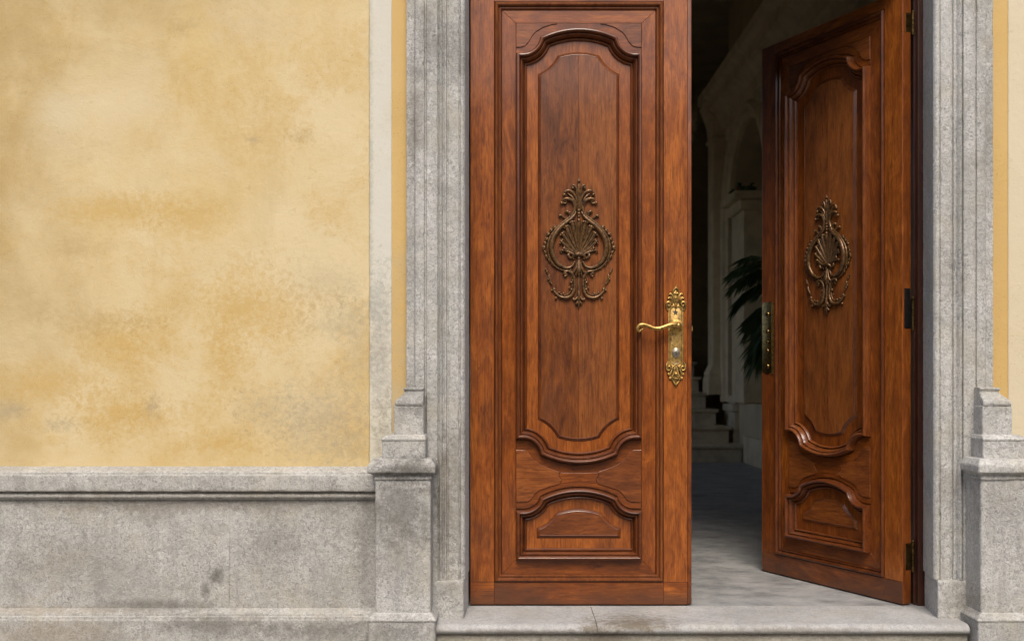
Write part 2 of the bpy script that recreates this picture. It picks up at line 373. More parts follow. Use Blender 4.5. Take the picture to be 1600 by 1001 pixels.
# right hall wall with an arched niche
NY, NR, NZ, YE = 6.9, .95, 2.6, 8.05
def right_wall():
    bm = bmesh.new()
    arch = [(NY+NR*cos(a), NZ+NR*sin(a)) for a in [pi*k/20 for k in range(21)]]       # from far springing over the top to the near one
    zb = .62
    hole = [(NY+NR, zb)] + arch + [(NY-NR, zb)]
    f = bmesh.new()
    X = HX1
    def strip(pts): return f.faces.new([f.verts.new((X, y, z)) for y, z in pts])
    top = HZ+1
    strip([(.15, -.3), (YE, -.3), (YE, zb), (.15, zb)])
    strip([(.15, zb), (NY-NR, zb), (NY-NR, top), (.15, top)])
    strip([(NY+NR, zb), (YE, zb), (YE, top), (NY+NR, top)])
    for i in range(20):
        (a, b), (c, d) = arch[i], arch[i+1]; strip([(c, d), (a, b), (a, top), (c, top)])
    for i in range(len(hole)-1):
        (a, b), (c, d) = hole[i], hole[i+1]
        f.faces.new([f.verts.new(p) for p in ((X, a, b), (X, c, d), (X+.5, c, d), (X+.5, a, b))])
    (a, b), (c, d) = hole[-1], hole[0]
    f.faces.new([f.verts.new(p) for p in ((X, a, b), (X, c, d), (X+.5, c, d), (X+.5, a, b))])
    box(f, X+.5, X+.6, NY-NR-.1, NY+NR+.1, zb-.1, NZ+NR+.1)
    box(f, X+.7, X+1.0, .15, YE, -.3, top)
    f.faces.new([f.verts.new(p) for p in ((X, YE, -.3), (X+2, YE, -.3), (X+2, YE, top), (X, YE, top))])
    bmesh.ops.remove_doubles(f, verts=f.verts[:], dist=.0005)
    return f
link('right_hall_wall', right_wall(), 'hall_wall', kind='structure', smooth=0, normals=False)
link('far_side_wall', nbox(HX1+1.6, HX1+1.9, YE, HY1, -.3, HZ+1), 'hall_wall', kind='structure', smooth=0)

# arch moulding round the niche
def arch_bm():
    bm = bmesh.new(); rings = []
    path = [(NY+NR, .62)]+[(NY+NR, .62+(NZ-.62)*k/4) for k in range(1, 4)]+[(NY+NR*cos(pi*k/28), NZ+NR*sin(pi*k/28)) for k in range(29)]+[(NY-NR, .62+(NZ-.62)*k/4) for k in range(3, -1, -1)]
    prof = [(-.005, 0.), (-.005, .05), (.05, .07), (.06, .10), (.13, .11), (.16, .08), (.19, .0)]
    for (y, z) in path:
        d = Vector((y-NY, max(0, z-NZ))); d = Vector((1 if y > NY else -1, 0)) if z <= NZ else d.normalized()
        rings.append([bm.verts.new((HX1-h+.001, y+d.x*o, z+d.y*o)) for o, h in prof])
    for a, b in zip(rings, rings[1:]):
        for i in range(len(prof)-1): bm.faces.new((a[i], a[i+1], b[i+1], b[i]))
    return bm
t = thing('hall_arch', 'pale moulded arch round a shadowy wall niche inside the hall', 'arch', (HX1, NY, .62))
x = link('archivolt', arch_bm(), 'hall_stone'); x.parent = t; x.matrix_parent_inverse = Matrix.Translation((-HX1, -NY, -.62))
bm = bmesh.new(); box(bm, HX1-.16, HX1+.3, 6.98, 7.72, 2.75, 2.83, .01); box(bm, HX1-.10, HX1+.3, 7.02, 7.68, 2.64, 2.75, .02); box(bm, HX1-.05, HX1+.3, 7.06, 7.64, .62, 2.64, .01)
x = link('niche_pier', bm, 'hall_stone', t); x.matrix_parent_inverse = t.matrix_basis.inverted()

# cornice along the right hall wall
cp = [(.0, 3.55), (.05, 3.55), (.06, 3.66), (.10, 3.68), (.12, 3.78), (.20, 3.86), (.24, 3.88), (.24, 3.98), (.30, 4.02), (.32, 4.10), (0, 4.14)]
tag(link('hall_cornice', sweep(cp, lambda a, b, t: (HX1-a+.0, t, b), .17, YE+.02, .5, 0, 0, r=.006, ps=.5), 'hall_stone'), 'heavy moulded cornice running into the dark hall under its ceiling', 'cornice')
def hall_pilaster(x0, x1, y0, y1, zb, zt, label):
    t = thing('hall_pilaster', label, 'pilaster', ((x0+x1)/2, y1, zb), 'pilasters beside the hall stairs')
    inv = Matrix.Translation((-(x0+x1)/2, -y1, -zb))
    d = lambda *a, **k: loft(*a, amp=0, chip=0, step=.2, pr_r=.006, **k)
    for nm, bm in (('base', d((x0, x1, y0, y1), [(.06, zb), (.06, zb+.18), (.045, zb+.20), (.05, zb+.24), (.02, zb+.30), (.0, zb+.34)])),
                   ('shaft', d((x0, x1, y0, y1), [(0, zb+.33), (0, zt-.55)])),
                   ('capital', d((x0, x1, y0, y1), [(0, zt-.56), (.03, zt-.55), (.03, zt-.52), (.005, zt-.50), (.02, zt-.36), (.07, zt-.22), (.10, zt-.14), (.07, zt-.12), (.12, zt-.10), (.12, zt)]))):
        q = link(nm, bm, 'hall_stone', t); q.matrix_parent_inverse = inv
        if nm == 'capital': cap = q
    for sx in (x0-.05, x1+.05):
        for (dz, rr) in ((-.17, .085), (-.30, .05)):
            bm = bmesh.new(); bmesh.ops.create_cone(bm, cap_ends=True, segments=16, radius1=rr, radius2=rr*.85, depth=.08, matrix=Matrix.Translation((sx, y0-.05, zt+dz)) @ Matrix.Rotation(R(90), 4, 'X'))
            link('volute', bm, 'hall_stone', cap)
    return t
hall_pilaster(2.27, 2.45, 8.0, 8.3, .7, 4.12, 'pale pilaster with scrolled capital at the end of the hall cornice')
hall_pilaster(2.02, 2.16, 9.2, 9.4, 1.2, 4.15, 'dim pilaster standing farthest back, behind the hall stairs')
hall_pilaster(1.05, 1.3, 10.2, 10.5, 1.5, 4.2, 'shadowed pilaster half hidden by the left door leaf')
# stairs
t = thing('stairs', 'pale stone stairs rising at the dark end of the hall', 'stairs', (1.5, STY, 0))
sx1 = [2.455, 2.374, 2.29, 2.23, 2.2, 2.2, 2.2, 2.2]
for k in range(8):
    bm = bmesh.new(); y = STY+.30*k; z = .18*k; rr = sx1[k]
    box(bm, HX0+.01, rr-.03, y+.03, HY1-.01-k*.01, z-.002, z+.145); box(bm, HX0+.012, rr, y, HY1-.02-k*.01, z+.146, z+.18, .012, 2)
    q = link('step', bm, 'stair', t); q.matrix_parent_inverse = t.matrix_basis.inverted()
for k in range(1, 4):
    pass
bm = bmesh.new(); box(bm, 2.40, HX1+.02, 7.50, 8.0, -.002, .52, .01); box(bm, 2.38, HX1+.02, 7.48, 8.0, .52, .60, .015, 2); box(bm, 2.42, HX1+.02, 7.52, 7.98, .6, .7, .01)
q = link('stair_pedestal', bm, 'stair', t); q.matrix_parent_inverse = t.matrix_basis.inverted()
# skirting
tag(link('hall_skirting', nbox(HX1-.035, HX1+.05, .3, 7.13, -.002, .28, .012, 2), 'hall_stone'), 'pale stone skirting at the foot of the right hall wall', 'skirting')

# ------------------------------------------------------------------ facade
WT = 5.2
def rect_slab(x0, x1, y0, y1, z0, z1, jag=(0, 0), seed=3, step=.03):
    """slab whose left / right edges may be ragged"""
    bm = bmesh.new(); K = max(2, int((z1-z0)/step)); rows = []
    for k in range(K+1):
        z = z0+(z1-z0)*k/K; v = Vector((seed, 2.3, z))
        j = noise.noise(v*9)*.5+noise.noise(v*33)*.5+noise.noise(v*90)*.4
        a = x0+j*jag[0]; b = x1+j*jag[1]
        rows.append([bm.verts.new(p) for p in ((a, y1, z), (a, y0+.002, z), (a+.003, y0, z), (b-.003, y0, z), (b, y0+.002, z), (b, y1, z))])
    for p, q in zip(rows, rows[1:]):
        for i in range(6): bm.faces.new((p[i], p[(i+1) % 6], q[(i+1) % 6], q[i]))
    bm.faces.new(rows[0]); bm.faces.new(rows[-1][::-1])
    return bm
XA, XB, XC = wx(577, YW), wx(612, -.17), wx(640, -.168)
zled = wz(729, YW)
t = thing('facade_wall', 'weathered yellow plaster wall with a cream edge band left of the doorway', 'wall', (-2, YW, zled))
inv = t.matrix_basis.inverted()
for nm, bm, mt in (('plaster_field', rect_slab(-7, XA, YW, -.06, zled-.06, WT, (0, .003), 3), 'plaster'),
                   ('cream_band', rect_slab(XA-.02, XB, -.170, -.061, zled-.06, WT, (0, .0008), 5), 'cream'),
                   ('ochre_band', rect_slab(XB-.005, XC+.05, -.166, -.062, zled-.06, WT), 'ochre'),
                   ('wall_core', nbox(-7, -.25, -.063, .16, -.25, WT), 'hall_wall')):
    q = link(nm, bm, mt, t, smooth=0); q.matrix_parent_inverse = inv
CX = .6972
RB, RA = wx(1575, -.168), wx(1550, -.168)
t = thing('facade_wall', 'strip of yellow and cream plaster wall right of the doorway', 'wall', (2.2, YW, zled))
inv = t.matrix_basis.inverted()
for nm, bm, mt in (('ochre_band', rect_slab(RA-.05, RB+.005, -.166, -.062, .4, WT), 'ochre'),
                   ('cream_band', rect_slab(RB, RB+.085, -.170, -.061, .4, WT, (.0008, 0), 8), 'pale'),
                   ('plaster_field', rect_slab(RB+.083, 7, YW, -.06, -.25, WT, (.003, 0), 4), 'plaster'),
                   ('wall_core', nbox(1.66, 7, -.063, .16, -.25, WT), 'hall_wall')):
    q = link(nm, bm, mt, t, smooth=0); q.matrix_parent_inverse = inv
# wall over the door, lintel, wooden transom (all above the picture)
link('wall_above_door', nbox(-.6, 2.0, -.165, .16, 3.2, WT), 'plaster', kind='structure', smooth=0)
link('lintel', nbox(-.395, 1.79, -.215, .155, 2.98, 3.22, .006), 'stone', kind='structure', smooth=0)
link('transom', nbox(-.2, 1.63, .0, .10, 2.415, 2.99, .004), 'dark_wood', kind='structure', smooth=0)

# plinth on the left
Xe = wx(597, -.24)
t = thing('stone_plinth', 'long grey stone plinth with a moulded ledge under the yellow wall', 'plinth', (-2, -.2, -.2))
inv = t.matrix_basis.inverted()
led = [(-.07, .5575), (-.176, .5575), (-.190, .553), (-.206, .548), (-.226, .5405), (-.230, .5375), (-.230, .5305), (-.243, .5285), (-.243, .470), (-.226, .466), (-.226, .461), (-.233, .455), (-.233, .447), (-.224, .440), (-.220, .436), (-.07, .436)]
q = link('ledge', sweep(led, lambda a, b, t: (t, a, b), -4.5, Xe, .03, .0007, .008, 2, .003), 'plinth', t); q.matrix_parent_inverse = inv
xj = wx(358, -.21)
def panel(xa, xb, seed):
    bm = bmesh.new(); nx = int((xb-xa)/.02); nz = 24; g = []
    for i in range(nx+1):
        r_ = []
        for k in range(nz+1):
            x_ = xa+(xb-xa)*i/nx; z_ = .030+(.4362-.030)*k/nz
            p = Vector((x_, -.21, z_)); d = (noise.noise(p*5+Vector((seed, 0, 0)))*.0016+noise.noise(p*30)*.0007)
            c = Vector(((x_-wx(333, -.21))/.05, (z_-wz(905, -.21))/.045)); 
            ch = max(0, 1-c.length+noise.noise(p*45)*.9)*.010
            if i in (0, nx): d += .0012
            r_.append(bm.verts.new((x_, -.21+d+ch, z_)))
        g.append(r_)
    for i in range(nx):
        for k in range(nz): bm.faces.new((g[i][k], g[i+1][k], g[i+1][k+1], g[i][k+1]))
    for col in (g[0], g[-1]):
        for k in range(nz):
            a, b = col[k], col[k+1]; c = bm.verts.new((b.co.x, -.17, b.co.z)); d = bm.verts.new((a.co.x, -.17, a.co.z)); bm.faces.new((a, b, c, d))
    return bm
for a, b, s_ in ((-4.5, xj-.0005, 0), (xj+.0005, Xe+.02, 4)):
    q = link('slab', panel(a, b, s_), 'plinth', t, normals=False); q.matrix_parent_inverse = inv
q = link('backing', nbox(-4.5, -.3, -.185, -.07, -.2, .436), 'plinth', t, smooth=0); q.matrix_parent_inverse = inv
bs = [(-.07, .0345), (-.213, .0345), (-.222, .0305), (-.238, .022), (-.243, .0185), (-.243, .0125), (-.251, .0105), (-.251, .002), (-.254, -.002), (-.254, -.2), (-.07, -.2)]
q = link('base_course', sweep(bs, lambda a, b, t: (t, a, b), -4.5, Xe, .03, .0008, .009, 6, .003), 'plinth', t); q.matrix_parent_inverse = inv

# jambs
def jamb(side):
    s = 1 if side == 'left' else -1
    X = (lambda x: x) if s == 1 else (lambda x: 2*CX-x)
    rb = -.1672 if s == 1 else 2*CX-1.603
    f = lambda px: wx(px, -.22)
    xi = -.1752
    pr = [(rb, -.006), (xi+.001, -.196), (xi-.004, -.2055), (xi-.0085, -.2090), (xi-.0155, -.2085), (xi-.0175, -.200), (xi-.0215, -.200), (xi-.0225, -.207),
          (f(700.5), -.2075), (f(699.5), -.2035), (f(698), -.2035), (f(697), -.215), (f(694.5), -.2155), (f(693.5), -.210), (f(692.5), -.210), (f(690), -.222), (f(687.5), -.2285), (f(686.8), -.216), (f(684.8), -.216), (f(684.0), -.2285),
          (f(667), -.2295), (f(665.8), -.218), (f(663.8), -.218), (f(663.0), -.2265), (f(649.5), -.227), (f(646.5), -.212), (f(634.6), -.211), (f(634.6), -.06), (rb-.12, -.06), (rb-.12, -.006)]
    t = thing('door_jamb', 'grey stone door jamb with moulded face %s' % ('left of the closed door leaf' if s == 1 else 'right of the open door leaf'), 'door jamb', (X(-.28), -.2, 0), 'moulded stone jambs of the doorway')
    inv = t.matrix_basis.inverted()
    q = link('moulded_shaft', sweep(pr, lambda a, b, t: (X(a), b, t), .139, 2.985, .018, .0007, .011, 11 if s == 1 else 17, .0022, .03), 'stone', t); q.matrix_parent_inverse = inv
    xr = (-.2905-.03, wx(724.5, -.23))
    rect = (xr[0], xr[1], -.232, -.02) if s == 1 else (X(xr[1]), X(xr[0]), -.232, -.02)
    bm = loft(rect, [(0, -.19), (0, .1345), (-.004, .1385)], r=.006, chip=.014, seed=21 if s == 1 else 25)
    # follow the splay of the reveal
    for v in bm.verts:
        if s == 1 and v.co.x > -.2 and v.co.y > -.225: v.co.x += .008*(v.co.y+.232)/.2
        if s == -1 and v.co.x < 1.6 and v.co.y > -.225: v.co.x += .030*(v.co.y+.232)/.2
    q = link('base_block', bm, 'stone', t); q.matrix_parent_inverse = inv
jamb('left'); jamb('right')

# pedestals
def pedestal(side):
    s = 1 if side == 'left' else -1
    c2 = 2*.6925
    t = thing('stone_pedestal', 'stone pedestal with stepped cap %s' % ('between the long plinth and the doorway' if s == 1 else 'at the right end of the doorstep'), 'pedestal', (-.39 if s == 1 else c2+.39, -.3, -.2), 'stone pedestals flanking the doorway')
    inv = t.matrix_basis.inverted()
    def part(nm, pxa, pxb, Y, prof, mult=(1, 1, 1), back=-.15, seed=1, chip=.010):
        xa, xb = wx(pxa, Y), wx(pxb, Y)
        if s == -1: xa, xb = c2-xb, c2-xa; mult = mult[::-1]
        q = link(nm, loft((xa, xb, Y, back), prof, mult, seed=seed+(0 if s == 1 else 40), chip=chip), 'stone', t); q.matrix_parent_inverse = inv
    z = lambda py, Y=-.36: wz(py, Y)
    part('base', 586, 673, -.36, [(.016, -.2), (.018, z(969.5)), (.022, z(968)), (.020, z(965.5)), (.012, z(962)), (.003, z(957)), (-.004, z(956))], (1.4, 1, 1), seed=2)
    part('shaft', 586, 673, -.36, [(0, z(957)), (0, z(747))], seed=3, chip=.008)
    part('cap', 586, 673, -.36, [(-.003, z(750)), (.005, z(749.5)), (.007, z(746)), (.004, z(744)), (.006, z(742)), (.013, z(739.5)), (.022, z(738)), (.024, z(736)), (.024, z(728)), (.021, z(725)), (.004, z(717)), (-.01, z(716.6))], (1.1, 1, .75), seed=4, chip=.013)
    part('upper_block', 597, 665, -.33, [(0, z(718, -.33)), (0, z(689, -.33)), (.003, z(687.5, -.33)), (.003, z(685, -.33)), (-.003, z(684, -.33)), (-.009, z(681, -.33)), (-.024, z(679.3, -.33))], (1, 1, .3), seed=5)
    part('neck_block', 615, 662, -.305, [(0, z(680, -.305)), (0, z(634, -.305)), (-.004, z(633, -.305))], seed=6)
    part('console', 617, 661, -.308, [(-.004, z(634, -.308)), (.000, z(633.3, -.308)), (.002, z(630, -.308)), (-.001, z(626, -.308)), (-.010, z(622, -.308)), (-.024, z(617, -.308)), (-.031, z(612, -.308)), (-.030, z(610, -.308)), (-.026, z(609, -.308)), (-.026, z(606, -.308)), (-.04, z(605, -.308))], (1, 1, .0), seed=7)
pedestal('left'); pedestal('right')

# doorstep
t = thing('doorstep', 'worn grey stone doorstep with rounded nosing below the doors', 'doorstep', (.68, -.3, -.2))
inv = t.matrix_basis.inverted()
st = [(-.006, 0), (-.30, .0), (-.318, -.001), (-.331, -.006), (-.338, -.014), (-.340, -.021), (-.337, -.028), (-.330, -.034), (-.322, -.036), (-.006, -.036)]
xs = wx(930, -.25)
for a, b, sd_ in ((-.272, xs-.0011, 3), (xs+.0011, wx(1512, -.32), 9)):
    q = link('slab', sweep(st, lambda a, b, t: (t, a, b), a, b, .02, .0007, .008, sd_, .004, .035), 'marble', t); q.matrix_parent_inverse = inv
q = link('riser', sweep([(-.006, -.0365), (-.317, -.0365), (-.317, -.2), (-.006, -.2)], lambda a, b, t: (t, a, b), -.272, wx(1512, -.32), .03, .0008, .004, 5), 'riser', t); q.matrix_parent_inverse = inv
# threshold strip behind the step (between the jambs)

# door frame posts
o = tag(link('door_post', nbox(-.26, -.1685, .004, .10, -.002, 2.414, .003), 'dark_wood'), 'dark timber post behind the left stone jamb', 'door post', 'dark timber posts of the door frame')
bm = bmesh.new(); box(bm, 1.584, 1.66, -.004, .12, -.002, 2.414, .004, 2); box(bm, 1.576, 1.585, .02, .11, -.002, 2.414, .002)
o = tag(link('door_post', bm, 'dark_wood'), 'thin dark timber post between the open leaf and the right jamb', 'door post', 'dark timber posts of the door frame')

# ------------------------------------------------------------------ door leaves
LH = 2.40
lx = lambda px: (px-904.5)/PX
lz = lambda py: (945.-py)/PX
def poly_face(bm, pts, h):
    pts = [p for i, p in enumerate(pts) if math.hypot(p[0]-pts[i-1][0], p[1]-pts[i-1][1]) > 2e-5]
    return bm.faces.new([bm.verts.new((x, -h, z)) for x, z in pts])
def offs(path, d):
    n = len(path); out = []
    for i in range(n):
        p = Vector(path[i]); a = (p-Vector(path[i-1])).normalized(); b = (Vector(path[(i+1) % n])-p).normalized()
        na, nb = Vector((-a.y, a.x)), Vector((-b.y, b.x)); k = 1+na.dot(nb)
        out.append(p+(na+nb)/max(k, .35)*d)
    return [(q.x, q.y) for q in out]
def ring_bm(path, prof):
    """closed CCW outline; prof [(inward offset px, height m)]"""
    bm = bmesh.new(); R_ = [[bm.verts.new((x, -h, z)) for x, z in offs(path, o_/PX)] for o_, h in prof]; n = len(path)
    for a, b in zip(R_, R_[1:]):
        for i in range(n):
            j = (i+1) % n; bm.faces.new((a[i], a[j], b[j], b[i]))
    return bm
def slab_bm(pts, h0, h1, bev=.0016):
    """raised tablet from h0 to h1 with a chamfered rim; CCW outline"""
    bm = bmesh.new(); n = len(pts)
    L = [[bm.verts.new((x, -h, z)) for x, z in offs(pts, d)] for d, h in ((0, h0), (0, h1-bev), (bev*.4, h1-bev*.3), (bev, h1))]
    for a, b in zip(L, L[1:]):
        for i in range(n):
            j = (i+1) % n; bm.faces.new((a[i], a[j], b[j], b[i]))
    bm.faces.new(L[-1])
    return bm
def arc(c, r, a0, a1, n): return [(c[0]+r*cos(a0+(a1-a0)*k/n), c[1]+r*sin(a0+(a1-a0)*k/n)) for k in range(n+1)]
def ears(yc, ye, ya, d=0., hw=98.5, ew=62.5):
    """top edge from right corner over the arch to left corner, shrunk inwards by d, in px about the leaf axis (y down)"""
    dx, dy = hw-ew, yc-ye
    sag = ye-ya; RA_ = (ew*ew+sag*sag)/(2*sag); c2, r2 = (0., ya+RA_), RA_-d
    fl = 11.; rx, ry = dx-fl+2, dy+4                                       # flat lip, then the bite: an ellipse quarter, level at its start
    E = lambda a: (hw-fl-(rx+d)*sin(a), ye-4+(ry+d)*cos(a))
    a0 = math.asin(max(0, min(1, (d-fl)/(rx+d)))); lo, hi = max(a0, R(45)), R(112)
    f = lambda a: math.hypot(E(a)[0]-c2[0], E(a)[1]-c2[1])-r2
    for _ in range(50):
        m_ = (lo+hi)/2
        if f(m_) < 0: lo = m_
        else: hi = m_
    a1 = lo; n = 12; right = [(hw-d, yc+d)]+[E(a0+(a1-a0)*k/n) for k in range(n+1)]; I = right[-1]
    th = math.asin(I[0]/r2)
    ar = [(r2*sin(th-2*th*k/18), c2[1]-r2*cos(th-2*th*k/18)) for k in range(1, 18)]
    return right+ar+[(-x, y) for x, y in right[::-1]]
def P(pts): return [(x/PX, lz(y)) for x, y in pts]
def ccw(p):
    a = sum(p[i][0]*p[(i+1) % len(p)][1]-p[(i+1) % len(p)][0]*p[i][1] for i in range(len(p)))
    return p if a > 0 else p[::-1]
UT, LT = (84, 60.5, 45), (796.5, 778, 762)
topE = ears(*UT); botE = [(x, 769.5-y) for x, y in topE]; lowE = ears(*LT)
def upper(d):
    e = ears(*UT, d); return ccw(P([(x, 769.5-y) for x, y in e[::-1]] + e))
def lower(d):
    return ccw(P([(-98.5+d, 874-d), (98.5-d, 874-d)] + ears(*LT, d)))
def ring_fn(fn, prof):
    bm = bmesh.new(); R_ = [[bm.verts.new((x, -h, z)) for x, z in fn(o_)] for o_, h in prof]; n = len(R_[0])
    for a, b in zip(R_, R_[1:]):
        for i in range(n):
            j = (i+1) % n; bm.faces.new((a[i], a[j], b[j], b[i]))
    return bm
B = -.010
BOL = [(0, B-.006), (.1, B+.008), (.5, B+.018), (1.3, B+.0275), (2.6, B+.0335), (4.2, B+.0350), (5.6, B+.0330), (6.6, B+.0270), (7.0, B+.0175), (7.5, B+.0165), (8.1, B+.0205), (9.4, B+.0200), (10.8, B+.0150), (12.0, B+.0065), (12.8, B+.0005), (13.0, B-.0045), (13.7, B-.004), (14.5, B+.0022), (15.7, B+.0034), (16.9, B+.0008), (17.5, B-.006), (17.9, B-.011), (18.5, B-.011), (32, B-.011)]
BEAD = [(32, B-.011), (32.2, B-.0160), (32.9, B-.0160), (33.4, B-.0125), (34.8, B-.0075), (36.6, B-.0040), (38.2, B-.0012), (39.0, B+.0004), (39.5, B+.0006), (40, B-.0004)]
MESH = {}
def clip(poly, xc, keep):
    out = []
    for i in range(len(poly)):
        a, b = poly[i-1], poly[i]; ia, ib = (a[0]-xc)*keep >= 0, (b[0]-xc)*keep >= 0
        if ia != ib:
            t_ = (xc-a[0])/(b[0]-a[0]); out.append((xc, a[1]+(b[1]-a[1])*t_))
        if ib: out.append(b)
    return out

# --- carved cartouche, drawn in units u = 1/4.173 px about the leaf axis
UK = 1/4.173/PX
def U(x, y, h=0.): return Vector(((x-312)*UK, -h, lz(260+y/4.173)))
def catmull(pts, n=5):
    out = []; P_ = [pts[0]]+list(pts)+[pts[-1]]
    for i in range(1, len(P_)-2):
        a, b, c, d = P_[i-1:i+3]
        for k in range(n):
            t_ = k/n; out.append(tuple(.5*((2*b[j])+(-a[j]+c[j])*t_+(2*a[j]-5*b[j]+4*c[j]-d[j])*t_*t_+(-a[j]+3*b[j]-3*c[j]+d[j])*t_**3) for j in range(len(b))))
    out.append(tuple(pts[-1])); return out
def tube(bm, pts, conv, seg=8, n=5, flat=1.0):
    """pts (x, y, radius, h) smoothed; conv maps (x, y, h) to a point, radii in the same units as x"""
    c = catmull(pts, n); P3 = [conv(q[0], q[1], q[3]) for q in c]; k = (conv(1, 0, 0)-conv(0, 0, 0)).length; rings = []
    for i, p in enumerate(P3):
        d = P3[min(i+1, len(P3)-1)]-P3[max(i-1, 0)]
        if d.length < 1e-9: d = Vector((1, 0, 0))
        d.normalize(); nrm = Vector((0, -1, 0)); nrm = (nrm-d*nrm.dot(d)).normalized(); sd_ = d.cross(nrm)
        r_ = max(c[i][2], .3)*k
        rings.append([bm.verts.new(p+sd_*(r_*cos(2*pi*j/seg))+nrm*(r_*flat*sin(2*pi*j/seg))) for j in range(seg)])
    for a, b in zip(rings, rings[1:]):
        for j in range(seg): bm.faces.new((a[j], a[(j+1) % seg], b[(j+1) % seg], b[j]))
    for q, p in ((rings[0], P3[0]), (rings[-1], P3[-1])):
        bm.faces.new(q)
def ball(bm, x, y, r, h=6, conv=None, sx=1., ang=0.):
    c = (conv or U)(x, y, h*UK if conv is None else h); k = r*UK if conv is None else r/PX
    m = Matrix.Translation(c) @ Matrix.Rotation(ang, 4, 'Y') @ Matrix.Diagonal((k*sx, k*.8, k, 1))
    bmesh.ops.create_uvsphere(bm, u_segments=9, v_segments=6, radius=1, matrix=m)
HB = (B-.0004)                                          # panel surface height
def conv_u(x, y, h): return U(x, y, HB+h*UK)
def both(bm, pts, **k):
    tube(bm, pts, conv_u, **k); tube(bm, [(624-x, y, r, h) for x, y, r, h in pts], conv_u, **k)
def bb(bm, x, y, r, h=6, sx=1., ang=0.):
    ball(bm, x, y, r, h, lambda a, b, hh: conv_u(a, b, hh), sx, ang) if False else None
    for (xx, s_) in ((x, 1), (624-x, -1)):
        c = conv_u(xx, y, h); k = r*UK
        m = Matrix.Translation(c) @ Matrix.Rotation(ang*s_, 4, 'Y') @ Matrix.Diagonal((k*sx, k*.85, k, 1))
        bmesh.ops.create_uvsphere(bm, u_segments=9, v_segments=6, radius=1, matrix=m)
def orn_crest():
    bm = bmesh.new()
    tube(bm, [(312, 300, 9, 8), (312, 240, 10, 12), (312, 180, 10, 14), (312, 135, 9, 16), (312, 112, 6, 16)], conv_u)
    for y, r in ((97, 12), (84, 6)): ball_c(bm, 312, y, r, 16)
    both(bm, [(316, 250, 7, 8), (322, 190, 8, 14), (328, 150, 8, 18), (338, 126, 7, 18), (350, 124, 8, 16), (354, 138, 7, 14), (344, 146, 5, 12)])
    both(bm, [(316, 275, 6, 8), (328, 215, 8, 14), (348, 175, 9, 18), (376, 158, 9, 20), (400, 164, 9, 18), (408, 180, 9, 14), (397, 188, 6, 12)])
    both(bm, [(318, 290, 6, 6), (332, 245, 9, 12), (355, 200, 8, 14), (385, 175, 5, 10)])
    both(bm, [(420, 236, 8, 12), (398, 240, 7, 12), (396, 226, 7, 14), (412, 216, 9, 16), (385, 210, 11, 18), (352, 225, 11, 16), (338, 262, 11, 12), (345, 300, 11, 12), (365, 335, 12, 12)])
    both(bm, [(362, 340, 6, 6), (372, 312, 8, 12), (386, 292, 9, 14), (398, 296, 7, 10), (392, 306, 5, 8)])
    both(bm, [(392, 350, 6, 6), (412, 330, 7, 10), (434, 316, 7, 12), (440, 326, 6, 8)])
    for x, y, r in ((425, 238, 11), (408, 184, 12), (352, 140, 10), (372, 300, 9), (436, 322, 8), (374, 158, 8), (386, 212, 8)): bb(bm, x, y, r, 16)
    for y, r in ((285, 12), (305, 11), (325, 10), (345, 9)): ball_c(bm, 312, y, r, 14)
    return bm
def ball_c(bm, x, y, r, h):
    m = Matrix.Translation(conv_u(x, y, h)) @ Matrix.Diagonal((r*UK, r*UK*.85, r*UK, 1))
    bmesh.ops.create_uvsphere(bm, u_segments=10, v_segments=6, radius=1, matrix=m)
def orn_frame():
    bm = bmesh.new()
    both(bm, [(330, 292, 7, 8), (352, 330, 11, 14), (396, 366, 13, 18), (440, 405, 15, 20), (474, 455, 16, 23), (490, 515, 16, 23), (482, 580, 15, 21), (450, 632, 13, 18), (400, 660, 11, 14), (360, 652, 9, 12), (338, 618, 7, 10)], n=6)
    both(bm, [(345, 300, 4, 6), (380, 335, 7, 12), (428, 374, 8, 14), (472, 420, 8, 16), (504, 475, 9, 16), (514, 530, 9, 16), (504, 592, 8, 14), (470, 645, 7, 12), (415, 676, 6, 10), (362, 670, 5, 8)], n=6)
    # leafy fringe down the outside of each scroll
    pts = [(470, 396, 50, 16), (492, 418, 40, 15), (512, 442, 55, 16), (522, 474, 30, 15), (532, 502, 10, 16), (540, 530, 25, 18), (530, 560, -20, 15), (520, 588, -30, 16), (502, 614, -40, 14), (482, 640, -50, 13), (456, 660, -60, 11)]
    for x, y, a, r in pts:
        bb(bm, x, y, r*.62, 10, 1.7, R(90-a)); bb(bm, x+5, y-7, r*.5, 13)
    return bm
